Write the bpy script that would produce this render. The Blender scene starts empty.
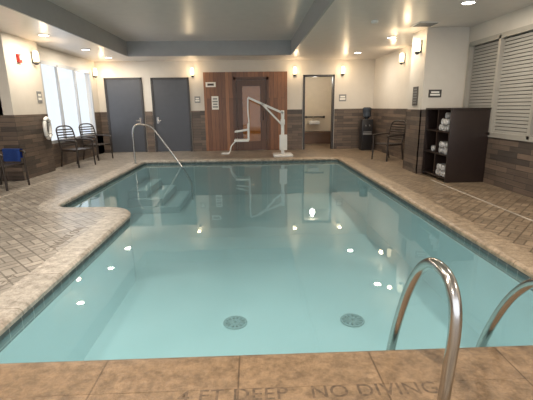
import bpy, bmesh, math, random
from mathutils import Vector, Matrix
random.seed(4)
scene=bpy.context.scene
COL=scene.collection

# ------------------------------------------------------------------ materials
def newmat(name):
    m=bpy.data.materials.new(name); m.use_nodes=True
    nt=m.node_tree; nt.nodes.clear()
    out=nt.nodes.new('ShaderNodeOutputMaterial')
    return m,nt,out
def N(nt,t,**k):
    n=nt.nodes.new(t)
    for a,b in k.items():
        setattr(n,a,b)
    return n
def simple(name,col,rough=.5,metal=0.,var=.06,scale=6.,emit=None,estr=0.,bump=0.,spec=.5):
    m,nt,out=newmat(name)
    b=N(nt,'ShaderNodeBsdfPrincipled')
    tc=N(nt,'ShaderNodeTexCoord'); no=N(nt,'ShaderNodeTexNoise'); no.inputs['Scale'].default_value=scale
    no.inputs['Detail'].default_value=4
    nt.links.new(tc.outputs['Object'],no.inputs['Vector'])
    r=N(nt,'ShaderNodeValToRGB')
    c1=[max(0,c*(1-var)) for c in col]+[1]; c2=[min(1,c*(1+var)) for c in col]+[1]
    r.color_ramp.elements[0].position=.3; r.color_ramp.elements[1].position=.7
    r.color_ramp.elements[0].color=c1; r.color_ramp.elements[1].color=c2
    nt.links.new(no.outputs['Fac'],r.inputs['Fac']); nt.links.new(r.outputs['Color'],b.inputs['Base Color'])
    b.inputs['Roughness'].default_value=rough; b.inputs['Metallic'].default_value=metal
    b.inputs['Specular IOR Level'].default_value=spec
    if emit:
        b.inputs['Emission Color'].default_value=(*emit,1); b.inputs['Emission Strength'].default_value=estr
    if bump:
        bp=N(nt,'ShaderNodeBump'); bp.inputs['Strength'].default_value=bump; bp.inputs['Distance'].default_value=.01
        nt.links.new(no.outputs['Fac'],bp.inputs['Height']); nt.links.new(bp.outputs['Normal'],b.inputs['Normal'])
    nt.links.new(b.outputs['BSDF'],out.inputs['Surface'])
    return m

def plankmat(name,c1,c2,mortar,bw,rh,axis,rough=.45,msize=.004,rot=0,noise=.35):
    m,nt,out=newmat(name)
    tc=N(nt,'ShaderNodeTexCoord'); sep=N(nt,'ShaderNodeSeparateXYZ'); com=N(nt,'ShaderNodeCombineXYZ')
    nt.links.new(tc.outputs['Object'],sep.inputs[0])
    if rot==0:
        if axis=='both':
            ad=N(nt,'ShaderNodeMath',operation='ADD'); nt.links.new(sep.outputs['X'],ad.inputs[0]); nt.links.new(sep.outputs['Y'],ad.inputs[1])
            nt.links.new(ad.outputs[0],com.inputs['X'])
        else: nt.links.new(sep.outputs['X' if axis=='x' else 'Y'],com.inputs['X'])
        nt.links.new(sep.outputs['Z'],com.inputs['Y'])
    else:
        nt.links.new(sep.outputs['Z'],com.inputs['X']); nt.links.new(sep.outputs['X' if axis=='x' else 'Y'],com.inputs['Y'])
    br=N(nt,'ShaderNodeTexBrick'); br.offset=.4
    br.inputs['Color1'].default_value=(*c1,1); br.inputs['Color2'].default_value=(*c2,1); br.inputs['Mortar'].default_value=(*mortar,1)
    br.inputs['Scale'].default_value=1; br.inputs['Mortar Size'].default_value=msize
    br.inputs['Brick Width'].default_value=bw; br.inputs['Row Height'].default_value=rh
    nt.links.new(com.outputs[0],br.inputs['Vector'])
    no=N(nt,'ShaderNodeTexNoise'); no.inputs['Scale'].default_value=3
    mp=N(nt,'ShaderNodeMapping'); mp.inputs['Scale'].default_value=(1,14,1)
    nt.links.new(com.outputs[0],mp.inputs[0]); nt.links.new(mp.outputs[0],no.inputs['Vector'])
    mx=N(nt,'ShaderNodeMix',data_type='RGBA',blend_type='MULTIPLY'); mx.inputs[0].default_value=noise
    nt.links.new(br.outputs['Color'],mx.inputs[6]); 
    rp=N(nt,'ShaderNodeValToRGB'); rp.color_ramp.elements[0].position=.3; rp.color_ramp.elements[1].position=.7
    rp.color_ramp.elements[0].color=(.35,.35,.35,1); rp.color_ramp.elements[1].color=(1.2,1.2,1.2,1)
    nt.links.new(no.outputs['Fac'],rp.inputs[0]); nt.links.new(rp.outputs[0],mx.inputs[7])
    b=N(nt,'ShaderNodeBsdfPrincipled'); b.inputs['Roughness'].default_value=rough
    nt.links.new(mx.outputs[2],b.inputs['Base Color'])
    bp=N(nt,'ShaderNodeBump'); bp.invert=True; bp.inputs['Strength'].default_value=.5; bp.inputs['Distance'].default_value=.004
    nt.links.new(br.outputs['Fac'],bp.inputs['Height']); nt.links.new(bp.outputs[0],b.inputs['Normal'])
    nt.links.new(b.outputs[0],out.inputs['Surface'])
    return m

def deckmat():
    m,nt,out=newmat('deck_pavers')
    tc=N(nt,'ShaderNodeTexCoord')
    mp=N(nt,'ShaderNodeMapping'); mp.inputs['Rotation'].default_value=(0,0,math.radians(45))
    nt.links.new(tc.outputs['Object'],mp.inputs[0])
    W=.18
    def brick(vec):
        br=N(nt,'ShaderNodeTexBrick'); br.offset=0
        br.inputs['Color1'].default_value=(.76,.76,.76,1); br.inputs['Color2'].default_value=(1.22,1.21,1.2,1)
        br.inputs['Mortar'].default_value=(.46,.45,.43,1)
        br.inputs['Scale'].default_value=1; br.inputs['Mortar Size'].default_value=.008
        br.inputs['Brick Width'].default_value=W; br.inputs['Row Height'].default_value=W/2
        nt.links.new(vec,br.inputs['Vector']); return br
    a=brick(mp.outputs[0])
    mp2=N(nt,'ShaderNodeMapping'); mp2.inputs['Rotation'].default_value=(0,0,math.radians(90))
    nt.links.new(mp.outputs[0],mp2.inputs[0]); b2=brick(mp2.outputs[0])
    ch=N(nt,'ShaderNodeTexChecker'); ch.inputs['Scale'].default_value=1/W
    nt.links.new(mp.outputs[0],ch.inputs['Vector'])
    mx=N(nt,'ShaderNodeMix',data_type='RGBA'); nt.links.new(ch.outputs['Fac'],mx.inputs[0])
    nt.links.new(a.outputs['Color'],mx.inputs[6]); nt.links.new(b2.outputs['Color'],mx.inputs[7])
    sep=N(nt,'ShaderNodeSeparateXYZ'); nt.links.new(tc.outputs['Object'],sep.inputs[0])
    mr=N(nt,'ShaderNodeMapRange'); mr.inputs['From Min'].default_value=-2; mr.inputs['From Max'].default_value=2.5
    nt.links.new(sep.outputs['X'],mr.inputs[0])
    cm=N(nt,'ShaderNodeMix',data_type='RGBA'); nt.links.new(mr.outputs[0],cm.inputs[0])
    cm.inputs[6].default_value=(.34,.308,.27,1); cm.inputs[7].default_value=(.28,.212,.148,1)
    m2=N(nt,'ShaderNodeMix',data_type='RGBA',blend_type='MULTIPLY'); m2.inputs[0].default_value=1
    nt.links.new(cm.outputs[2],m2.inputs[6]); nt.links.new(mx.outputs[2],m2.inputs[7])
    no=N(nt,'ShaderNodeTexNoise'); no.inputs['Scale'].default_value=3.2; no.inputs['Detail'].default_value=10; no.inputs['Roughness'].default_value=.7
    nt.links.new(tc.outputs['Object'],no.inputs['Vector'])
    m3=N(nt,'ShaderNodeMix',data_type='RGBA',blend_type='MULTIPLY'); m3.inputs[0].default_value=.6
    rp=N(nt,'ShaderNodeValToRGB'); rp.color_ramp.elements[0].position=.35; rp.color_ramp.elements[1].position=.65
    rp.color_ramp.elements[0].color=(.5,.48,.46,1); rp.color_ramp.elements[1].color=(1.2,1.2,1.2,1)
    nt.links.new(no.outputs['Fac'],rp.inputs[0])
    nt.links.new(m2.outputs[2],m3.inputs[6]); nt.links.new(rp.outputs[0],m3.inputs[7])
    b=N(nt,'ShaderNodeBsdfPrincipled'); b.inputs['Roughness'].default_value=.32
    nt.links.new(m3.outputs[2],b.inputs['Base Color'])
    bp=N(nt,'ShaderNodeBump'); bp.inputs['Strength'].default_value=.5; bp.inputs['Distance'].default_value=.004
    nt.links.new(mx.outputs[2],bp.inputs['Height']); nt.links.new(bp.outputs[0],b.inputs['Normal'])
    nt.links.new(b.outputs[0],out.inputs['Surface'])
    return m

def copingmat():
    m,nt,out=newmat('coping_stone')
    tc=N(nt,'ShaderNodeTexCoord')
    sep=N(nt,'ShaderNodeSeparateXYZ'); nt.links.new(tc.outputs['Object'],sep.inputs[0])
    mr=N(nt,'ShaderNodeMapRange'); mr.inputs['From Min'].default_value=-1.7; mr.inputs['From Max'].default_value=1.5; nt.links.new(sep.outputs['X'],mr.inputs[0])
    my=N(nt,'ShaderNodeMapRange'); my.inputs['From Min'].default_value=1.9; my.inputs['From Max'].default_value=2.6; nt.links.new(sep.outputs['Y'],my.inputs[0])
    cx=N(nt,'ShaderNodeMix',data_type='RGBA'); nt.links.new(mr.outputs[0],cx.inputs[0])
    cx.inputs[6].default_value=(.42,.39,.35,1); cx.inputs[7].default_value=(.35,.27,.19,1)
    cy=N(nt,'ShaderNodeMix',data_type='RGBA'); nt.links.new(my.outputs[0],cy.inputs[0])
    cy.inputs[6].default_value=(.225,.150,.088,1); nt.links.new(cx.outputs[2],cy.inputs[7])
    br=N(nt,'ShaderNodeTexBrick'); br.offset=0
    br.inputs['Color1'].default_value=(.92,.92,.92,1); br.inputs['Color2'].default_value=(1.1,1.1,1.1,1)
    br.inputs['Mortar'].default_value=(.5,.46,.42,1); br.inputs['Scale'].default_value=1
    br.inputs['Mortar Size'].default_value=.005; br.inputs['Brick Width'].default_value=.75; br.inputs['Row Height'].default_value=.61
    mp=N(nt,'ShaderNodeMapping'); mp.inputs['Location'].default_value=(.1,-.17,0)
    nt.links.new(tc.outputs['Object'],mp.inputs[0]); nt.links.new(mp.outputs[0],br.inputs['Vector'])
    mm=N(nt,'ShaderNodeMix',data_type='RGBA',blend_type='MULTIPLY'); mm.inputs[0].default_value=1
    nt.links.new(cy.outputs[2],mm.inputs[6]); nt.links.new(br.outputs['Color'],mm.inputs[7])
    no=N(nt,'ShaderNodeTexNoise'); no.inputs['Scale'].default_value=12; no.inputs['Detail'].default_value=12; no.inputs['Roughness'].default_value=.8
    nt.links.new(tc.outputs['Object'],no.inputs['Vector'])
    rp=N(nt,'ShaderNodeValToRGB'); rp.color_ramp.elements[0].position=.39; rp.color_ramp.elements[1].position=.61
    rp.color_ramp.elements[0].color=(.36,.32,.28,1); rp.color_ramp.elements[1].color=(1.3,1.27,1.25,1)
    nt.links.new(no.outputs['Fac'],rp.inputs[0])
    m3=N(nt,'ShaderNodeMix',data_type='RGBA',blend_type='MULTIPLY'); m3.inputs[0].default_value=.75
    nt.links.new(mm.outputs[2],m3.inputs[6]); nt.links.new(rp.outputs[0],m3.inputs[7])
    b=N(nt,'ShaderNodeBsdfPrincipled'); b.inputs['Roughness'].default_value=.36
    nt.links.new(m3.outputs[2],b.inputs['Base Color']); 
    bp=N(nt,'ShaderNodeBump'); bp.inputs['Strength'].default_value=.6; bp.inputs['Distance'].default_value=.01
    nt.links.new(no.outputs['Fac'],bp.inputs['Height']); nt.links.new(bp.outputs[0],b.inputs['Normal'])
    nt.links.new(b.outputs[0],out.inputs['Surface'])
    return m

def poolmat():
    m,nt,out=newmat('pool_plaster')
    tc=N(nt,'ShaderNodeTexCoord'); sep=N(nt,'ShaderNodeSeparateXYZ'); nt.links.new(tc.outputs['Object'],sep.inputs[0])
    gt=N(nt,'ShaderNodeMath',operation='GREATER_THAN'); gt.inputs[1].default_value=-.17
    nt.links.new(sep.outputs['Z'],gt.inputs[0])
    no=N(nt,'ShaderNodeTexNoise'); no.inputs['Scale'].default_value=1.2; no.inputs['Detail'].default_value=5
    nt.links.new(tc.outputs['Object'],no.inputs['Vector'])
    rp=N(nt,'ShaderNodeValToRGB'); rp.color_ramp.elements[0].position=.3; rp.color_ramp.elements[1].position=.7
    rp.color_ramp.elements[0].color=(.72,.85,.88,1); rp.color_ramp.elements[1].color=(.80,.90,.93,1)
    nt.links.new(no.outputs['Fac'],rp.inputs[0])
    ad=N(nt,'ShaderNodeMath',operation='ADD'); nt.links.new(sep.outputs['X'],ad.inputs[0]); nt.links.new(sep.outputs['Y'],ad.inputs[1])
    com=N(nt,'ShaderNodeCombineXYZ'); nt.links.new(ad.outputs[0],com.inputs['X']); nt.links.new(sep.outputs['Z'],com.inputs['Y'])
    br=N(nt,'ShaderNodeTexBrick'); br.offset=0; br.inputs['Scale'].default_value=1
    br.inputs['Brick Width'].default_value=.15; br.inputs['Row Height'].default_value=.15; br.inputs['Mortar Size'].default_value=.004
    br.inputs['Color1'].default_value=(.05,.075,.08,1); br.inputs['Color2'].default_value=(.08,.1,.1,1); br.inputs['Mortar'].default_value=(.25,.27,.26,1)
    nt.links.new(com.outputs[0],br.inputs['Vector'])
    mx=N(nt,'ShaderNodeMix',data_type='RGBA'); nt.links.new(gt.outputs[0],mx.inputs[0])
    nt.links.new(rp.outputs[0],mx.inputs[6]); nt.links.new(br.outputs['Color'],mx.inputs[7])
    b=N(nt,'ShaderNodeBsdfPrincipled'); b.inputs['Roughness'].default_value=.6
    nt.links.new(mx.outputs[2],b.inputs['Base Color']); nt.links.new(b.outputs[0],out.inputs['Surface'])
    return m

def watermat():
    m,nt,out=newmat('clear_pool_water')
    tc=N(nt,'ShaderNodeTexCoord')
    no=N(nt,'ShaderNodeTexNoise'); no.inputs['Scale'].default_value=1.8; no.inputs['Detail'].default_value=1.0
    nt.links.new(tc.outputs['Object'],no.inputs['Vector'])
    bp=N(nt,'ShaderNodeBump'); bp.inputs['Strength'].default_value=.12; bp.inputs['Distance'].default_value=.02
    nt.links.new(no.outputs['Fac'],bp.inputs['Height'])
    fr=N(nt,'ShaderNodeFresnel'); fr.inputs['IOR'].default_value=1.45; nt.links.new(bp.outputs[0],fr.inputs['Normal'])
    tr=N(nt,'ShaderNodeBsdfTransparent'); tr.inputs['Color'].default_value=(.71,.885,.92,1)
    df=N(nt,'ShaderNodeBsdfDiffuse'); df.inputs['Color'].default_value=(.36,.62,.68,1)   # light scattered back by the water body
    body=N(nt,'ShaderNodeMixShader'); body.inputs[0].default_value=.2
    nt.links.new(tr.outputs[0],body.inputs[1]); nt.links.new(df.outputs[0],body.inputs[2])
    gl=N(nt,'ShaderNodeBsdfGlossy'); gl.inputs['Roughness'].default_value=.015; nt.links.new(bp.outputs[0],gl.inputs['Normal'])
    mx=N(nt,'ShaderNodeMixShader'); nt.links.new(fr.outputs[0],mx.inputs[0]); nt.links.new(body.outputs[0],mx.inputs[1]); nt.links.new(gl.outputs[0],mx.inputs[2])
    nt.links.new(mx.outputs[0],out.inputs['Surface'])
    return m
def glassmat(name,tint,refl=.07):
    m,nt,out=newmat(name)
    tr=N(nt,'ShaderNodeBsdfTransparent'); tr.inputs['Color'].default_value=(*tint,1)
    gl=N(nt,'ShaderNodeBsdfGlossy'); gl.inputs['Roughness'].default_value=.03
    mx=N(nt,'ShaderNodeMixShader'); mx.inputs[0].default_value=refl; nt.links.new(tr.outputs[0],mx.inputs[1]); nt.links.new(gl.outputs[0],mx.inputs[2])
    nt.links.new(mx.outputs[0],out.inputs['Surface'])
    return m
def emitmat(name,col,s):
    m,nt,out=newmat(name)
    e=N(nt,'ShaderNodeEmission'); e.inputs['Color'].default_value=(*col,1); e.inputs['Strength'].default_value=s
    nt.links.new(e.outputs[0],out.inputs['Surface']); return m
def skymat():
    m,nt,out=newmat('overcast_outdoors')
    tc=N(nt,'ShaderNodeTexCoord'); no=N(nt,'ShaderNodeTexNoise'); no.inputs['Scale'].default_value=.12
    nt.links.new(tc.outputs['Object'],no.inputs['Vector'])
    rp=N(nt,'ShaderNodeValToRGB'); rp.color_ramp.elements[0].position=.35; rp.color_ramp.elements[1].position=.65
    rp.color_ramp.elements[0].color=(.70,.79,.86,1); rp.color_ramp.elements[1].color=(.88,.94,.98,1)
    nt.links.new(no.outputs['Fac'],rp.inputs[0])
    e=N(nt,'ShaderNodeEmission'); e.inputs['Strength'].default_value=1.0
    nt.links.new(rp.outputs[0],e.inputs['Color']); nt.links.new(e.outputs[0],out.inputs['Surface']); return m

M=dict(
 wall=simple('warm_white_paint',(.62,.575,.51),.6,var=.02),
 ceil=simple('ceiling_paint',(.66,.62,.585),.34,var=.03),
 fascia=simple('slate_grey_paint',(.35,.355,.36),.45,var=.03),
 door=simple('dark_grey_door_paint',(.060,.066,.08),.35,var=.05),
 frame=simple('dark_bronze_frame',(.035,.033,.035),.4),
 brick=plankmat('wood_look_wall_tile',(.18,.13,.098),(.065,.052,.044),(.035,.03,.028),.5,.09,'both'),
 sauna=plankmat('stained_wood_planks',(.35,.155,.070),(.16,.066,.032),(.04,.017,.009),2.8,.12,'x',rot=1,rough=.4,noise=.5),
 sdoor=plankmat('dark_stained_door_wood',(.12,.055,.028),(.09,.04,.022),(.03,.014,.009),2.8,.3,'x',rot=1,rough=.4,noise=.5),
 deck=deckmat(),cop=copingmat(),pool=poolmat(),water=watermat(),
 steel=simple('brushed_stainless',(.52,.50,.47),.2,1.,var=.03),
 white=simple('white_plastic',(.74,.74,.72),.4,var=.03),
 offw=simple('white_trim_paint',(.74,.73,.71),.4,var=.02),
 line=simple('worn_joint_line',(.42,.38,.33),.5,var=.2),
 alum=simple('window_aluminium',(.42,.43,.44),.35,0,var=.03),
 bronze=simple('taupe_window_frame',(.38,.36,.32),.35,.2,var=.04),
 blind=simple('grey_blind_slats',(.31,.295,.265),.6,var=.03),
 gap=simple('dark_gap_shade',(.05,.05,.05),.7),  # near-black tone standing in for shade between blind slats
 wick=simple('dark_brown_resin',(.028,.020,.016),.45,var=.2,scale=30,bump=.3),
 espresso=simple('espresso_laminate',(.022,.014,.012),.3,var=.15,scale=12),
 towel=simple('white_terry_cloth',(.82,.82,.82),.95,var=.04,scale=60,bump=.5),
 blue=simple('blue_terry_cloth',(.03,.08,.32),.95,var=.12,scale=60,bump=.5),
 black=simple('black_plastic',(.012,.012,.014),.3),
 bottle=simple('dark_tinted_plastic',(.04,.05,.065),.15,var=.05),
 red=simple('red_alarm_housing',(.55,.03,.02),.35),
 grey=simple('grey_sign_face',(.22,.22,.22),.5),
 darksign=simple('dark_sign_face',(.06,.055,.05),.4),
 ink=simple('dark_lettering',(.05,.035,.025),.7),
 edge=simple('step_edge_tile',(.62,.76,.80),.6),
 stamp=simple('worn_stamped_lettering',(.115,.075,.046),.6,var=.5,scale=40),
 stampl=simple('worn_grey_lettering',(.19,.165,.14),.7,var=.4,scale=14),
 drain=simple('pale_drain_cover',(.30,.36,.36),.6),
 draing=simple('drain_shadow_slots',(.10,.14,.15),.6),
 light=simple('light_lettering',(.8,.78,.72),.6),
 tan=simple('beige_wall_paint',(.70,.61,.48),.6,var=.03),
 bench=simple('brown_bench_tile',(.14,.08,.05),.4),
 shade=emitmat('glowing_sconce_glass',(1,.80,.50),3.2),
 lamp=emitmat('glowing_lamp_lens',(1,.91,.77),12.),
 glass=glassmat('clear_window_glass',(.97,.98,1),.03),
 sglass=glassmat('smoked_door_glass',(.85,.75,.62),.04),
 sky=skymat(),
 glow=simple('sauna_interior_glow',(.50,.30,.15),.5,var=.1),  # amber tone imitates a glowing interior; no emission
)

# ------------------------------------------------------------------ mesh helpers
class MB:
    def __init__(s): s.bm=bmesh.new()
    def _merge(s,tmp):
        me=bpy.data.meshes.new('t'); tmp.to_mesh(me); tmp.free(); s.bm.from_mesh(me); bpy.data.meshes.remove(me)
    def box(s,x0,x1,y0,y1,z0,z1,bev=0.,mtx=None):
        t=bmesh.new(); bmesh.ops.create_cube(t,size=1)
        for v in t.verts: v.co=Vector(((x0+x1)/2+v.co.x*(x1-x0),(y0+y1)/2+v.co.y*(y1-y0),(z0+z1)/2+v.co.z*(z1-z0)))
        if bev: bmesh.ops.bevel(t,geom=t.edges[:],offset=bev,segments=2,affect='EDGES',profile=.6)
        if mtx: bmesh.ops.transform(t,matrix=mtx,verts=t.verts)
        s._merge(t); return s
    def cyl(s,p0,p1,r,r2=None,seg=20):
        p0=Vector(p0);p1=Vector(p1);d=p1-p0
        t=bmesh.new(); bmesh.ops.create_cone(t,cap_ends=True,segments=seg,radius1=r,radius2=r if r2 is None else r2,depth=d.length)
        mt=Matrix.Translation((p0+p1)/2)@d.to_track_quat('Z','Y').to_matrix().to_4x4()
        bmesh.ops.transform(t,matrix=mt,verts=t.verts); s._merge(t); return s
    def tube(s,pts,r,smooth=6,seg=12,closed=False):
        pts=[Vector(p) for p in pts]
        if smooth>1:
            q=[];n=len(pts)
            rng=range(n) if closed else range(n-1)
            for i in rng:
                g=lambda k:(pts[k%n] if closed else pts[max(0,min(n-1,k))])
                a,b,c,d=g(i-1),g(i),g(i+1),g(i+2)
                for j in range(smooth):
                    t=j/smooth
                    q.append(.5*((2*b)+(c-a)*t+(2*a-5*b+4*c-d)*t*t+(3*b-a-3*c+d)*t**3))
            if not closed: q.append(pts[-1])
            pts=q
        bm=s.bm; rings=[]; up=None; n=len(pts)
        for i,p in enumerate(pts):
            if closed: tg=(pts[(i+1)%n]-pts[i-1]).normalized()
            else: tg=(pts[min(i+1,n-1)]-pts[max(i-1,0)]).normalized()
            if up is None:
                up=tg.orthogonal().normalized()
            up=(up-tg*up.dot(tg)).normalized(); sd=tg.cross(up)
            rings.append([bm.verts.new(p+up*math.cos(2*math.pi*k/seg)*r+sd*math.sin(2*math.pi*k/seg)*r) for k in range(seg)])
        for i in range(n if closed else n-1):
            A=rings[i];B=rings[(i+1)%n]
            for k in range(seg):
                bm.faces.new((A[k],A[(k+1)%seg],B[(k+1)%seg],B[k]))
        if not closed:
            bm.faces.new(rings[0][::-1]); bm.faces.new(rings[-1])
        return s
    def lathe(s,prof,c=(0,0,0),seg=24,mtx=None):
        t=bmesh.new(); R=[]
        for r,z in prof: R.append([t.verts.new((max(r,1e-4)*math.cos(2*math.pi*k/seg),max(r,1e-4)*math.sin(2*math.pi*k/seg),z)) for k in range(seg)])
        for i in range(len(R)-1):
            for k in range(seg): t.faces.new((R[i][k],R[i][(k+1)%seg],R[i+1][(k+1)%seg],R[i+1][k]))
        t.faces.new(R[0][::-1]); t.faces.new(R[-1])
        if mtx: bmesh.ops.transform(t,matrix=mtx,verts=t.verts)
        bmesh.ops.translate(t,vec=Vector(c),verts=t.verts); s._merge(t); return s
    def obj(s,name,mat,parent=None,smooth=True,loc=None,recalc=True,**props):
        if recalc: bmesh.ops.recalc_face_normals(s.bm,faces=s.bm.faces)
        me=bpy.data.meshes.new(name); s.bm.to_mesh(me); s.bm.free(); me.materials.append(mat)
        o=bpy.data.objects.new(name,me); COL.objects.link(o)
        if smooth:
            for p in me.polygons: p.use_smooth=True
            me.set_sharp_from_angle(angle=math.radians(35))
        if parent: o.parent=parent
        if loc: o.location=loc
        for k,v in props.items(): o[k]=v
        return o
def S(o): o['kind']='structure'; return o
def E(name,loc,label,cat,rotz=0,group=None):
    e=bpy.data.objects.new(name,None); e.empty_display_size=.1; COL.objects.link(e); e.location=loc; e.rotation_euler=(0,0,rotz)
    e['label']=label; e['category']=cat
    if group: e['group']=group
    return e
def box(name,mat,*a,bev=0.,parent=None,**k):
    return MB().box(*a,bev=bev).obj(name,mat,parent,**k)
def clone(e,loc,rotz=None,label=None,scale=None):
    n=e.copy(); COL.objects.link(n); n.location=loc
    if rotz is not None: n.rotation_euler=(0,0,rotz)
    if label: n['label']=label
    if scale: n.scale=scale
    def rec(src,dst):
        for c in src.children:
            k=c.copy(); COL.objects.link(k); k.parent=dst; rec(c,k)
    rec(e,n)
    return n
def text(name,body,size,mat,mtx,parent=None,ext=.001,space=1.,off=0.,**props):
    cu=bpy.data.curves.new('t','FONT'); cu.body=body; cu.size=size; cu.extrude=ext; cu.align_x='CENTER'; cu.align_y='CENTER'; cu.space_character=space; cu.offset=off
    to=bpy.data.objects.new('t',cu); COL.objects.link(to); bpy.context.view_layer.update()
    me=bpy.data.meshes.new_from_object(to.evaluated_get(bpy.context.evaluated_depsgraph_get()))
    bpy.data.objects.remove(to); bpy.data.curves.remove(cu)
    me.transform(mtx); me.materials.clear(); me.materials.append(mat)
    o=bpy.data.objects.new(name,me); COL.objects.link(o)
    if parent: o.parent=parent
    for k,v in props.items(): o[k]=v
    return o

# ------------------------------------------------------------------ geometry constants
YB=13.0; XL=-4.9; XR=4.264; ZC=2.855
def outline(d,seg=8):
    C=[(-1.707-d,1.986-d,.12,1),(2.374+d,1.986-d,.12,1),(2.374+d,10.7+d,.12,1),(-2.98-d,10.7+d,.12,1),(-2.98-d,5.62-d,.3,1),(-1.707-d,5.62-d,.5,-1)]
    pts=[];n=len(C)
    for i,(x,y,r,s) in enumerate(C):
        r=r+d*s; p=Vector((x,y)); a=(Vector(C[i-1][:2])-p).normalized(); b=(Vector(C[(i+1)%n][:2])-p).normalized()
        c=p+a*r+b*r
        s0=p+a*r; e0=p+b*r
        a0=math.atan2(s0.y-c.y,s0.x-c.x); a1=math.atan2(e0.y-c.y,e0.x-c.x)
        dl=(a1-a0+math.pi)%(2*math.pi)-math.pi
        for k in range(seg+1):
            t=a0+dl*k/seg; pts.append((c.x+r*math.cos(t),c.y+r*math.sin(t)))
    return pts
CW=.285
# deck
bm=bmesh.new()
def loop(bm,pts,z):
    vs=[bm.verts.new((x,y,z)) for x,y in pts]
    es=[bm.edges.new((vs[i],vs[(i+1)%len(vs)])) for i in range(len(vs))]
    return vs,es
_,e1=loop(bm,[(-6.2,-2.5),(4.5,-2.5),(4.5,15.5),(-6.2,15.5)],0); _,e2=loop(bm,outline(CW),0)
bmesh.ops.triangle_fill(bm,use_beauty=True,edges=e1+e2)
fs=bmesh.ops.extrude_face_region(bm,geom=bm.faces[:])
for g in fs['geom']:
    if isinstance(g,bmesh.types.BMVert): g.co.z=-.08
m_=MB(); m_.bm.free(); m_.bm=bm; S(m_.obj('floor',M['deck'],smooth=False))
# coping ring with rounded nose
m_=MB(); bm=m_.bm; rings=[]
for d,z in [(CW,-.08),(CW,0.002),(.03,0.004),(.008,0.0),(-.012,-.02),(-.012,-.05),(0,-.06),(.02,-.08)]:
    rings.append([bm.verts.new((x,y,z)) for x,y in outline(d)])
for i in range(len(rings)):
    A=rings[i];B=rings[(i+1)%len(rings)]
    for k in range(len(A)): bm.faces.new((A[k],A[(k+1)%len(A)],B[(k+1)%len(A)],B[k]))
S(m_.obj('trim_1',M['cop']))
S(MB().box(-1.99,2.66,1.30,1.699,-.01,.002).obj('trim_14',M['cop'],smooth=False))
# pool shell
m_=MB(); bm=m_.bm
A=[bm.verts.new((x,y,-.06)) for x,y in outline(.004)]; B=[bm.verts.new((x,y,-1.0)) for x,y in outline(.004)]
for k in range(len(A)): bm.faces.new((A[k],A[(k+1)%len(A)],B[(k+1)%len(A)],B[k]))
bm.faces.new(B)
S(m_.obj('wall_pool',M['pool'],smooth=False))
# water
m_=MB(); bm=m_.bm; fw=bm.faces.new([bm.verts.new((x,y,-.095)) for x,y in outline(.003)])
fw.normal_update()
if fw.normal.z<0: fw.normal_flip()
w=m_.obj('pool_water',M['water'],smooth=False,recalc=False); w['label']='still turquoise water filling the indoor swimming pool'; w['category']='water'; w['kind']='stuff'
# entry steps in the far corner
for i,(xe,z) in enumerate([(-2.55,-.50),(-2.15,-.68),(-1.75,-.85)]):
    S(MB().box(-2.975,xe,9.1-.12*i,10.695,-1.0,z,bev=.015).obj('trim_%d'%(2+i),M['pool'],smooth=False))
    S(MB().box(xe-.05,xe+.002,9.1-.12*i,10.69,z,z+.004).obj('trim_%d'%(5+i),M['edge'],smooth=False))

# ------------------------------------------------------------------ walls
m_=MB()
T=.15
for a in [(XL-T,1.72,YB,YB+T,0,3.4),(2.66,4.6,YB,YB+T,0,3.4),(1.72,2.66,YB,YB+T,2.34,3.4)]: m_.box(*a)
S(m_.obj('wall_back',M['wall'],smooth=False))
m_=MB()
PX=XL+.2
WL=(9.62,12.5,.62,2.5)
m_.box(XL-T,XL,8.0,WL[0],0,3.0); m_.box(XL-T,XL,WL[1],YB,0,3.0); m_.box(XL-T,XL,WL[0],WL[1],0,WL[2]); m_.box(XL-T,XL,WL[0],WL[1],WL[3],3.0)
m_.box(XL-.001,PX,8.0,9.25,0,2.9)
m_.box(-6.2,-6.05,-2.5,8.1,0,3.0); m_.box(-6.1,XL,8.0,8.15,0,3.0)
S(m_.obj('wall_left',M['wall'],smooth=False))
WR=(4.85,7.8,.86,2.53)
m_=MB()
m_.box(XR,XR+T,-2.5,WR[0],0,3.0); m_.box(XR,XR+T,WR[1],8.0,0,3.0); m_.box(XR,XR+T,WR[0],WR[1],0,WR[2]); m_.box(XR,XR+T,WR[0],WR[1],WR[3],3.0)
m_.box(3.43,XR+T,7.92,8.62,0,3.0); m_.box(4.0,4.15,8.6,YB,0,3.0)
S(m_.obj('wall_right',M['wall'],smooth=False))
# ceiling and tray
TX0,TX1,TY0,TY1=-3.5,1.17,.5,11.8
m_=MB()
m_.box(-6.3,TX0,-2.5,13.2,ZC,ZC+.1); m_.box(TX1,4.6,-2.5,13.2,ZC,ZC+.1); m_.box(TX0,TX1,TY1,13.2,ZC,ZC+.1); m_.box(TX0,TX1,-2.5,TY0,ZC,ZC+.1)
m_.box(TX0-.1,TX1+.1,TY0-.1,TY1+.1,3.25,3.35)
S(m_.obj('ceiling',M['ceil'],smooth=False))
m_=MB()
m_.box(TX0-.03,TX0+.004,TY0,TY1,ZC-.003,3.25); m_.box(TX1-.004,TX1+.03,TY0,TY1,ZC-.003,3.25); m_.box(TX0,TX1,TY1-.004,TY1+.03,ZC-.003,3.25); m_.box(TX0,TX1,TY0-.03,TY0+.004,ZC-.003,3.25)
S(m_.obj('trim_8',M['fascia'],smooth=False))
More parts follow.
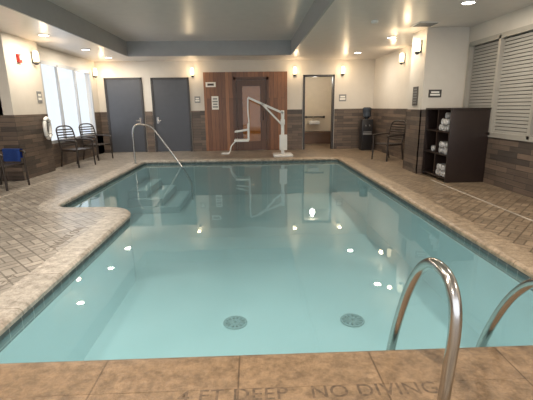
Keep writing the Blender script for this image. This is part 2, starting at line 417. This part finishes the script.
# wainscot
ZW=1.31
m_=MB()
for a,b in [(XL,-4.68),(-3.46,-3.22),(-1.97,-1.53),(1.16,1.66),(2.72,4.0)]: m_.box(a,b,YB-.02,YB,0,ZW)
S(m_.obj('trim_9',M['brick'],smooth=False))
m_=MB()
m_.box(XL,XL+.02,9.2,YB,0,WL[2]-.03); m_.box(XL,XL+.02,WL[1],YB,0,ZW); m_.box(XL,XL+.02,9.2,WL[0],0,ZW); m_.box(XL,PX+.02,7.98,9.27,0,ZW); m_.box(-6.05,XL,7.98,8.0,0,ZW); m_.box(-6.05,-6.03,-2,8,0,ZW)
S(m_.obj('trim_10',M['brick'],smooth=False))
m_=MB()
m_.box(XR-.02,XR,-2.4,7.92,0,WR[2]-.03); m_.box(3.41,XR,7.9,7.92,0,ZW); m_.box(3.41,3.43,7.9,8.64,0,ZW); m_.box(3.98,4.0,8.6,YB,0,ZW); m_.box(3.41,4.0,8.62,8.64,0,ZW)
S(m_.obj('trim_11',M['brick'],smooth=False))
S(MB().box(3.40,3.425,1.0,7.2,0,.003).obj('trim_12',M['line'],smooth=False))
S(MB().box(-4.2,-4.175,1.0,8.0,0,.003).obj('trim_13',M['line'],smooth=False))

# windows
def window(name,X,y0,y1,z0,z1,muls,mat,out,f=.05,mw=.03):
    m_=MB(); xa,xb=(X-.04,X+.02) if out<0 else (X-.04,X+.1)
    m_.box(xa,xb,y0-.02,y0+f,z0,z1); m_.box(xa,xb,y1-f,y1+.02,z0,z1); m_.box(xa,xb,y0,y1,z0-.03,z0+f); m_.box(xa,xb,y0,y1,z1-f,z1+.03)
    for y in muls: m_.box(xa,xb,y-mw,y+mw,z0,z1)
    o=S(m_.obj(name,mat,smooth=False))
    g=MB().box(X+out*.05,X+out*.055,y0,y1,z0,z1).obj('glass_pane',M['glass'],o,smooth=False)
    return o
w1=window('window_1',XL,*WL,[10.45,11.45],M['alum'],-1,f=.05,mw=.028)
w2=window('window_2',XR,*WR,[5.85,6.85],M['bronze'],1,f=.05,mw=.03)
for y0,y1 in [(4.90,5.82),(5.88,6.82),(6.88,7.75)]:
    m_=MB(); z=.91
    while z<2.47:
        m_.box(-.003,.003,y0,y1,-.024,.024,mtx=Matrix.Translation((XR+.03,0,z+.022))@Matrix.Rotation(math.radians(10),4,'Y'))
        z+=.058
    m_.obj('blind',M['blind'],w2,smooth=False)
S(MB().box(XR+.045,XR+.049,4.86,7.79,.87,2.52).obj('blind_gap_shade',M['gap'],smooth=False))  # added dark sheet, so the gaps between slats read as shade
S(MB().box(-10,-9.9,6,34,-3,9).obj('outdoors_backdrop',M['sky'],smooth=False))  # added glowing backdrop in place of the overcast sky outside

# doors
def door(name,x0,x1,zt,handle):
    m_=MB(); f=.06
    m_.box(x0,x0+f,YB-.05,YB+.0,0,zt); m_.box(x1-f,x1,YB-.05,YB,0,zt); m_.box(x0,x1,YB-.05,YB,zt-f,zt)
    o=S(m_.obj(name,M['frame'],smooth=False))
    MB().box(x0+f,x1-f,YB-.025,YB-.001,.01,zt-f,bev=.003).obj('door_leaf',M['door'],o,smooth=False)
    hx=x1-f-.08 if handle>0 else x0+f+.08
    MB().cyl((hx,YB-.025,1.02),(hx,YB-.08,1.02),.012).tube([(hx,YB-.08,1.02),(hx-handle*.12,YB-.08,1.02)],.01,smooth=1).box(hx-.03,hx+.03,YB-.03,YB-.024,.92,1.12).obj('door_handle',M['steel'],o,label='brushed steel lever handle')
    return o
door('door_1',-4.66,-3.48,2.36,1); door('door_2',-3.2,-1.99,2.35,-1)
# sauna front
m_=MB(); m_.box(-1.53,-.58,YB-.03,YB,0,2.5); m_.box(.56,1.16,YB-.03,YB,0,2.5); m_.box(-.58,.56,YB-.03,YB,2.34,2.5)
S(m_.obj('wall_sauna',M['sauna'],smooth=False))
m_=MB(); m_.box(-.58,-.50,YB-.07,YB,0,2.34); m_.box(.48,.56,YB-.07,YB,0,2.34); m_.box(-.58,.56,YB-.07,YB,2.26,2.34)
d3=S(m_.obj('door_3',M['sdoor'],smooth=False))
m_=MB(); m_.box(-.49,-.30,YB-.045,YB-.01,.01,2.25); m_.box(.28,.47,YB-.045,YB-.01,.01,2.25); m_.box(-.30,.28,YB-.045,YB-.01,2.06,2.25); m_.box(-.30,.28,YB-.045,YB-.01,.01,.30)
m_.obj('door_leaf',M['sdoor'],d3,smooth=False)
MB().box(-.30,.28,YB-.03,YB-.022,.30,2.06).obj('door_glass',M['sglass'],d3,smooth=False)
MB().box(-.30,.28,YB-.012,YB-.008,.30,2.06).obj('inner_panel',M['glow'],d3,smooth=False)  # pale panel painted as the lit sauna behind the glass
MB().tube([(.38,YB-.045,1.0),(.38,YB-.1,1.02),(.38,YB-.1,1.25),(.38,YB-.045,1.27)],.012,smooth=2).obj('door_handle',M['espresso'],d3)
# opening to tan room
m_=MB(); f=.06
m_.box(1.68,1.74,YB-.04,YB+T,0,2.39); m_.box(2.64,2.70,YB-.04,YB+T,0,2.39); m_.box(1.68,2.70,YB-.04,YB+T,2.33,2.39)
S(m_.obj('door_4',M['frame'],smooth=False))
m_=MB(); m_.box(1.2,1.3,YB+T,15.4,0,2.6); m_.box(3.2,3.3,YB+T,15.4,0,2.6); m_.box(1.2,3.3,15.3,15.4,0,2.6); m_.box(1.2,3.3,YB+T,15.4,2.55,2.65)
S(m_.obj('wall_changing_room',M['tan'],smooth=False))
b=E('shower_bench',(2.5,15.05,0),'brown tiled bench against the tan changing room wall','bench')
box('seat',M['bench'],-.6,.6,-.22,.22,.40,.46,parent=b,bev=.01); box('base',M['bench'],-.55,.55,-.18,.2,0,.40,parent=b)
b=E('grab_bar',(2.45,15.3,1.0),'steel grab bar on the tan wall above the bench','grab bar')
MB().tube([(-.35,0,0),(-.35,-.07,0),(.35,-.07,0),(.35,0,0)],.026,smooth=1).obj('bar',M['frame'],b)
for x in (-.35,.35): MB().cyl((x,0,0),(x,-.01,0),.045).obj('flange',M['frame'],b)
b=E('wall_basin',(2.35,14.95,.86),'small white wash basin in the tan changing room','basin')
MB().box(-.2,.2,-.2,.35,-.12,0,bev=.03).obj('bowl',M['white'],b)
MB().tube([(0,.25,0),(0,.25,.14),(0,.17,.18),(0,.09,.15)],.014,smooth=4).obj('tap',M['steel'],b)

# ------------------------------------------------------------------ sconces
def sconce_proto(loc,rz,label):
    e=E('wall_sconce',loc,label,'wall lamp',rz,'glowing wall sconces around the pool room')
    MB().box(-.045,.045,-.015,0,-.12,.12,bev=.006).obj('backplate',M['frame'],e)
    MB().tube([(0,-.015,-.03),(0,-.06,-.06),(0,-.075,-.10)],.01,smooth=4).lathe([(.02,-.15),(.045,-.13),(.048,-.095)],(0,-.075,0)).obj('bracket',M['frame'],e)
    MB().lathe([(.042,-.10),(.058,-.07),(.063,.06),(.052,.125),(.02,.14)],(0,-.075,0)).obj('lamp_shade',M['shade'],e)
    return e
p=sconce_proto((-1.86,YB,2.5),0,'glowing frosted glass sconce beside the grey door')
def plight(loc,w,col,r=.05,name='sconce_glow'):
    l=bpy.data.lights.new(name,'POINT'); l.energy=w; l.color=col; l.shadow_soft_size=r
    o=bpy.data.objects.new(name,l); COL.objects.link(o); o.location=loc
WARM=(1,.73,.44)
SW=6.0
def sl(loc,n): plight((loc[0]+n[0]*.32,loc[1]+n[1]*.32,loc[2]+.0),SW,WARM)
sl((-1.86,YB,2.5),(0,-1))
plight((2.2,14.0,2.3),17,(1,.95,.86),.1,'changing_room_fill')  # last call: added fill lamp that brightens the tan room
def sc(loc,rz,label,n):
    clone(p,loc,rz,label); sl(loc,n)
sc((1.40,YB,2.5),0,'glowing frosted glass sconce next to the wooden sauna front',(0,-1))
sc((2.95,YB,2.5),0,'glowing frosted glass sconce beside the changing room opening',(0,-1))
sc((XL,12.76,2.5),math.pi/2,'glowing frosted glass sconce between window and corner',(1,0))
sc((PX,9.0,2.5),math.pi/2,'glowing frosted glass sconce on the window pier',(1,0))
sc((3.43,8.16,2.54),-math.pi/2,'glowing frosted glass sconce on the projecting white pier',(-1,0))
sc((4.0,10.5,2.58),-math.pi/2,'glowing frosted glass sconce above the brown armchair',(-1,0))

# ceiling downlights
dl=None
def can(x,y,z,w=28):
    global dl
    if dl is None:
        dl=E('ceiling_downlight',(x,y,z),'round recessed downlight glowing in the ceiling','ceiling light',0,'recessed ceiling downlights')
        MB().lathe([(.085,0),(.11,0),(.11,-.012),(.095,-.018),(.085,-.012)]).obj('trim_ring',M['offw'],dl)
        MB().lathe([(.086,-.002),(.086,-.014),(.02,-.02)]).obj('lens',M['lamp'],dl)
    else: clone(dl,(x,y,z))
    l=bpy.data.lights.new('downlight_beam','AREA'); l.shape='DISK'; l.size=.14; l.energy=w; l.color=(1,.89,.74)
    o=bpy.data.objects.new('downlight_beam',l); COL.objects.link(o); o.location=(x,y,z-.025)
for x,y in [(-4.1,8.4),(-4.1,10.4),(-4.1,12.0),(-4.1,5.8),(-4.1,2.5),(3.2,6.06),(3.1,8.97),(3.0,11.4),(3.1,3.2),(3.1,.4),(-1,-.6)]: can(x,y,ZC)
for x,y in [(-2.2,1.6),(0,1.6),(-1.1,3.2)]: can(x,y,3.25,52)  # added tray lamps, out of view, for the warm glow overhead

# vents, detector
v=E('ceiling_vent',(3.24,7.6,ZC),'square white air vent in the ceiling','air vent')
MB().box(-.2,.2,-.2,.2,-.012,0,bev=.004).obj('vent_frame',M['offw'],v)
m_=MB()
for i in range(7): m_.box(-.17,.17,-.16+i*.05,-.14+i*.05,-.02,-.012)
m_.obj('vent_louver',M['grey'],v)
v=E('smoke_detector',(2.2,7.3,ZC),'round white smoke detector on the ceiling','smoke detector')
MB().lathe([(.06,0),(.065,-.02),(.05,-.04),(.02,-.045)]).obj('housing',M['white'],v)

# ------------------------------------------------------------------ chairs
def chair_proto(loc,rz,label):
    e=E('armchair',loc,label,'chair',rz,'dark brown armchairs on the pool deck')
    m_=MB()
    for i in range(8): m_.box(-.24,.24,-.25+i*.062,-.20+i*.062,.415,.435,bev=.004)
    m_.box(-.26,-.23,-.27,.25,.39,.43).box(.23,.26,-.27,.25,.39,.43)
    m_.obj('seat',M['wick'],e)
    m_=MB()
    m_.tube([(-.25,.24,.42),(-.26,.30,.72),(-.22,.35,.95),(0,.37,1.0),(.22,.35,.95),(.26,.30,.72),(.25,.24,.42)],.018,smooth=6)
    for i in range(7):
        z=.52+i*.065; y=.26+(z-.42)*.19
        m_.tube([(-.25,y-.005,z),(0,y+.03,z),(.25,y-.005,z)],.016,smooth=4,seg=8)
    m_.obj('backrest',M['wick'],e)
    for sx in (-1,1):
        MB().tube([(sx*.27,-.27,0),(sx*.265,-.26,.3),(sx*.265,-.25,.62)],.019,smooth=4).obj('leg',M['wick'],e)
        MB().tube([(sx*.25,.32,0),(sx*.25,.26,.25),(sx*.25,.24,.43)],.019,smooth=4).obj('leg',M['wick'],e)
        MB().tube([(sx*.265,-.27,.60),(sx*.28,-.25,.645),(sx*.285,0,.66),(sx*.27,.27,.66)],.021,smooth=5).obj('armrest',M['wick'],e)
    return e
c=chair_proto((-4.44,10.0,0),math.radians(68),'dark brown armchair beside the bright window')
clone(c,(-4.44,11.3,0),math.radians(65),'dark brown armchair beside the window and grey door')
clone(c,(3.55,10.1,0),math.radians(-65),'dark brown armchair against the tiled wainscot on the deck')
CH=(-4.62,7.25,0)
clone(c,CH,math.radians(80),'dark brown armchair with a blue towel over its armrest')
# towel draped over the armrest (local chair space, arm at x=.2825, z=.66)
t=MB(); bm=t.bm; nx,ny=8,16; G=[]
for i in range(nx+1):
    row=[]
    for j in range(ny+1):
        y=-.20+.36*i/nx; s=-1+2*j/ny
        if s<-.15: x=.242-.008*math.sin(i*1.1); z=.688-(-s-.15)*.27
        elif s>.15: x=.323+.012*math.sin(i*1.3); z=.688-(s-.15)*.2
        else: x=.2825+s*.27; z=.698-abs(s)*.06
        row.append(bm.verts.new((x,y+.006*math.sin(j*1.1),z)))
    G.append(row)
for i in range(nx):
    for j in range(ny): bm.faces.new((G[i][j],G[i+1][j],G[i+1][j+1],G[i][j+1]))
bmesh.ops.solidify(bm,geom=bm.faces[:],thickness=-.010)
tw=t.obj('towel',M['blue'],None,label='blue terry towel draped over an armchair armrest',category='towel')
tw.location=CH; tw.rotation_euler=(0,0,math.radians(80))

# ------------------------------------------------------------------ towel shelf
X0,X1,Y0,Y1,H=3.52,4.235,6.87,7.88,1.34
sh=E('towel_shelf',((X0+X1)/2,(Y0+Y1)/2,0),'dark espresso open shelving unit holding white towels','shelf')
hx,hy=(X1-X0)/2,(Y1-Y0)/2
box('side_panel',M['espresso'],-hx,hx,-hy,-hy+.03,0,H,parent=sh,bev=.003); box('side_panel',M['espresso'],-hx,hx,hy-.03,hy,0,H,parent=sh,bev=.003)
box('divider',M['espresso'],-hx+.01,hx-.02,-.015,.015,.08,H-.03,parent=sh)
box('back_panel',M['espresso'],hx-.02,hx,-hy+.03,hy-.03,0,H-.03,parent=sh)
box('top_panel',M['espresso'],-hx-.015,hx,-hy-.015,hy,H-.03,H,parent=sh,bev=.004)
for z in (.06,.48,.90): box('shelf_board',M['espresso'],-hx+.005,hx-.02,-hy+.03,hy-.03,z,z+.025,parent=sh)
def roll(r,L):
    m_=MB(); bm=m_.bm; turn=3.2;n=70
    rows=[]
    for i in range(n+1):
        th=2*math.pi*turn*i/n; rr=.010+(r-.010)*i/n
        rows.append((bm.verts.new((0,rr*math.cos(th),rr*math.sin(th))),bm.verts.new((L,rr*math.cos(th),rr*math.sin(th)))))
    for i in range(n): bm.faces.new((rows[i][0],rows[i+1][0],rows[i+1][1],rows[i][1]))
    bmesh.ops.solidify(bm,geom=bm.faces[:],thickness=-.010)
    return m_
r0=roll(.06,.36).obj('rolled_towel',M['towel'],None,label='rolled white towel on an espresso shelf',category='towel',group='rolled white towels on the shelf')
first=True
for zb,cnt in ((.085,[3,2]),(.505,[3,2]),(.925,[3,2,1])):
    for lv,nn in enumerate(cnt):
        for k in range(nn):
            loc=(X0+.02+random.uniform(-.03,.02),Y0+.10+.065*lv+k*.128+.005,zb+.0605+lv*.108)
            o=r0 if first else r0.copy()
            if not first: COL.objects.link(o)
            first=False; o.location=loc
r1=r0.copy(); COL.objects.link(r1); r1.location=(X0+.04,Y0+.70,.5655); r1.rotation_euler=(.3,0,0)

# ------------------------------------------------------------------ water dispenser
wd=E('water_cooler',(3.66,12.5,0),'black freestanding water cooler with a dark bottle on top','water cooler')
MB().box(-.17,.17,-.15,.17,0,.98,bev=.015).obj('body',M['black'],wd)
MB().box(-.13,.13,-.19,-.15,.58,.60,bev=.003).box(-.14,.14,-.16,-.149,.50,.56,bev=.003).obj('drip_tray',M['grey'],wd)
for x in (-.06,.06): MB().cyl((x,-.15,.80),(x,-.19,.80),.014).cyl((x,-.185,.81),(x,-.185,.76),.010).obj('tap',M['grey'],wd)
MB().lathe([(.05,.98),(.06,1.02),(.13,1.06),(.135,1.18),(.128,1.19),(.135,1.2),(.135,1.32),(.10,1.35)]).obj('bottle',M['bottle'],wd)

# ------------------------------------------------------------------ pool lift
lf=E('pool_lift',(.88,11.35,0),'white pool access lift with a hanging seat beside the pool','pool lift')
MB().box(-.28,.28,-.3,.3,0,.06,bev=.015).obj('base',M['white'],lf)
MB().box(-.045,.045,-.05,.05,.06,1.30,bev=.01).box(-.06,.06,-.065,.065,.9,1.05,bev=.01).obj('mast',M['white'],lf)
MB().box(-.10,.12,-.16,-.05,.18,.62,bev=.02).obj('battery_box',M['white'],lf)
MB().box(-.03,.03,-.03,.03,0,1.10,bev=.006,mtx=Matrix.Translation((0.02,-.02,1.22))@Matrix.Rotation(math.radians(-66),4,'Y')).box(-.025,.025,-.03,.03,0,.86,bev=.006,mtx=Matrix.Translation((0.0,-.02,.88))@Matrix.Rotation(math.radians(-44),4,'Y')).obj('arm',M['white'],lf)
MB().tube([(-.98,-.02,1.66),(-.99,-.02,1.3),(-.97,-.02,.95),(-1.0,-.02,.5)],.022,smooth=4).obj('hanger',M['white'],lf)
MB().box(-1.40,-.98,-.22,.2,.44,.50,bev=.02).box(-1.02,-.96,-.2,.18,.48,.95,bev=.02).obj('seat',M['white'],lf)
for y in (-.23,.21): MB().tube([(-.98,y,.78),(-1.2,y,.74),(-1.38,y,.72)],.018,smooth=3).obj('armrest',M['white'],lf)
MB().tube([(-1.36,-.15,.46),(-1.5,-.15,.3),(-1.55,-.15,.12),(-1.72,-.15,.1)],.014,smooth=4).tube([(-1.36,.13,.46),(-1.5,.13,.3),(-1.55,.13,.12),(-1.72,.13,.1)],.014,smooth=4).box(-1.78,-1.55,-.18,.16,.09,.11,bev=.006).obj('footrest',M['white'],lf)

# ------------------------------------------------------------------ handrails
hr=E('stair_handrail',(-3.08,10.2,0),'curved stainless steel handrail over the pool entry steps','handrail')
MB().tube([(0,0,0),(0,0,.5),(.02,0,.85),(.12,0,1.0),(.33,0,1.0),(.50,0,.93),(.68,0,.7),(.95,0,.3),(1.2,0,-.1),(1.38,0,-.42),(1.44,0,-.6),(1.44,0,-.999)],.024,smooth=6).obj('rail',M['steel'],hr)
MB().lathe([(.05,0),(.05,.012),(.03,.02)]).obj('flange',M['steel'],hr)
prof=[(2.14,-.55),(2.13,-.2),(2.08,.02),(1.985,.28),(1.89,.47),(1.78,.61),(1.66,.675),(1.53,.665),(1.455,.58),(1.435,.45),(1.45,.25),(1.47,0)]
gr=E('ladder_grab_rail',(.84,1.47,.002),'polished stainless ladder grab rail at the pool edge','grab rail',0,'ladder grab rails')
MB().tube([(0,y-1.47,z) for y,z in prof],.0265,smooth=8,seg=20).obj('rail',M['steel'],gr)
MB().lathe([(.055,0),(.055,.01),(.03,.022)],seg=28).obj('flange',M['steel'],gr)
clone(gr,(1.42,1.47,.002),scale=(1,1,.82))
ld=E('ladder_tread',(1.13,2.14,-.53),'white pool ladder tread under water between the rails','ladder step')
MB().box(-.27,.27,-.04,.05,0,.03,bev=.008).obj('tread',M['white'],ld)
MB().box(-.265,.265,-.03,.04,.03,.035).obj('grip',M['grey'],ld)

# ------------------------------------------------------------------ pool floor drains
dr=None
for x,y in [(-.24,3.98),(1.10,3.95)]:
    if dr is None:
        dr=E('floor_drain',(x,y,-1.0),'round slotted drain cover on the pool bottom','drain',0,'round drain covers')
        m_=MB(); m_.tube([(.125*math.cos(a*math.pi/14),.125*math.sin(a*math.pi/14),.012) for a in range(28)],.012,smooth=1,closed=True,seg=8)
        m_.tube([(.05*math.cos(a*math.pi/14),.05*math.sin(a*math.pi/14),.014) for a in range(28)],.012,smooth=1,closed=True,seg=8)
        for k in range(12):
            a=k*math.pi/6; m_.box(.02,.12,-.009,.009,.004,.022,mtx=Matrix.Rotation(a,4,'Z'))
        m_.obj('grate',M['drain'],dr)
        MB().lathe([(.12,0),(.12,.006),(.02,.007)]).obj('cover',M['draing'],dr)
    else: clone(dr,(x,y,-1.0))

# ------------------------------------------------------------------ signs etc.
def sign(name,x,z,w,h,n,face,ink,label,y=YB,rz=0):
    e=E(name,(x,y,z),label,'sign',rz)
    MB().box(-w/2,w/2,-.012,.002,-h/2,h/2,bev=.002).obj('panel',face,e,smooth=False)
    for i in range(n):
        ww=w*(.38 if i%2 else .32); zz=h*(.5-(i+1)/(n+1))
        MB().box(-ww,ww,-.0135,-.012,zz-h*.22/n,zz+h*.22/n).obj('printed_line',ink,e,smooth=False)
    return e
sign('wall_sign',-1.30,2.12,.32,.15,1,M['light'],M['ink'],'small white sign on the wooden sauna wall',y=YB-.03)
sign('notice_board',-1.18,1.55,.22,.42,4,M['light'],M['grey'],'pale framed notice on the wooden sauna wall',y=YB-.03)
sign('room_sign',2.98,1.66,.24,.22,2,M['grey'],M['light'],'square grey room plaque beside the opening')
sign('door_sign',-1.75,1.66,.18,.2,2,M['grey'],M['light'],'small grey plaque beside the grey door')
sign('pool_notice',3.68,1.62,.26,.15,2,M['darksign'],M['light'],'small grey notice plaque on the white pier face',y=7.92)
sign('pool_rules_sign',3.43,1.58,.24,.38,6,M['darksign'],M['grey'],'tall dark pool rules plaque on the white pier',y=8.26,rz=-math.pi/2)
e=E('fire_alarm',(PX,8.45,2.42),'red fire alarm strobe on the window pier','fire alarm',math.pi/2)
MB().box(-.06,.06,-.05,.003,-.08,.08,bev=.008).obj('housing',M['red'],e)
MB().box(-.03,.03,-.065,-.05,-.02,.05,bev=.004).obj('strobe',M['white'],e)
sign('wall_notice',PX,1.68,.18,.24,2,M['grey'],M['light'],'small grey notice on the white window pier',y=9.05,rz=math.pi/2)
e=E('life_ring',(PX+.05,9.02,1.0),'white life ring hanging on the tiled pier','life ring',math.pi/2+math.radians(11))
MB().tube([(.18*math.cos(a*math.pi/12),-.045,.22*math.sin(a*math.pi/12)) for a in range(24)],.040,smooth=1,closed=True).obj('ring',M['white'],e)
for k in range(4):
    a=math.pi/4+k*math.pi/2
    MB().tube([(.185*math.cos(a)+.044*math.cos(t)*math.cos(a),-.045+.044*math.sin(t),.215*math.sin(a)+.044*math.cos(t)*math.sin(a)) for t in [i*math.pi/6 for i in range(12)]],.008,smooth=1,closed=True,seg=6).obj('strap',M['grey'],e)

# depth markings cut in the deck
text('depth_marking','4 FT DEEP   NO DIVING',.12,M['stamp'],Matrix.Translation((.26,1.655,.002)),ext=.0003,space=1.05,off=.001,label='worn depth lettering stamped in the slabs along the pool edge',category='floor marking')
text('depth_marking','NO DIVING',.15,M['stampl'],Matrix.Translation((-2.12,4.2,.0))@Matrix.Rotation(-math.pi/2,4,'Z'),ext=.0015,label='worn no diving lettering on the deck beside the pool',category='floor marking')
text('depth_marking','4 FT DEEP',.15,M['stampl'],Matrix.Translation((-2.12,2.9,.0))@Matrix.Rotation(-math.pi/2,4,'Z'),ext=.0015,label='worn depth lettering on the deck beside the pool bulge',category='floor marking')

# ------------------------------------------------------------------ lights / world
w=bpy.data.worlds.new('World'); scene.world=w; w.use_nodes=True
bg=w.node_tree.nodes['Background']; bg.inputs[0].default_value=(.88,.92,1,1); bg.inputs[1].default_value=1.8
l=bpy.data.lights.new('window_daylight','AREA'); l.shape='RECTANGLE'; l.size=1.8; l.size_y=2.8; l.energy=18; l.color=(.88,.94,1)
o=bpy.data.objects.new('window_daylight',l); COL.objects.link(o); o.location=(XL-.5,11.05,1.6); o.rotation_euler=(0,math.radians(-90),0)
scene.view_settings.view_transform='Standard'
scene.view_settings.exposure=.28

# ------------------------------------------------------------------ camera
f,th,ps,ro,h=386.8173,.2359,.0340,-.0133,1.4
F=Vector((math.sin(ps)*math.cos(th),math.cos(ps)*math.cos(th),-math.sin(th)))
R=Vector((math.cos(ps),-math.sin(ps),0)); U=R.cross(F)
R2=R*math.cos(ro)+U*math.sin(ro); U2=U*math.cos(ro)-R*math.sin(ro)
cd=bpy.data.cameras.new('camera'); cd.sensor_width=36; cd.lens=f/533*36; cd.clip_start=.02
co=bpy.data.objects.new('camera',cd); COL.objects.link(co)
mt=Matrix.Identity(4)
for i in range(3): mt[i][0]=R2[i]; mt[i][1]=U2[i]; mt[i][2]=-F[i]
mt[2][3]=h
co.matrix_world=mt
scene.camera=co
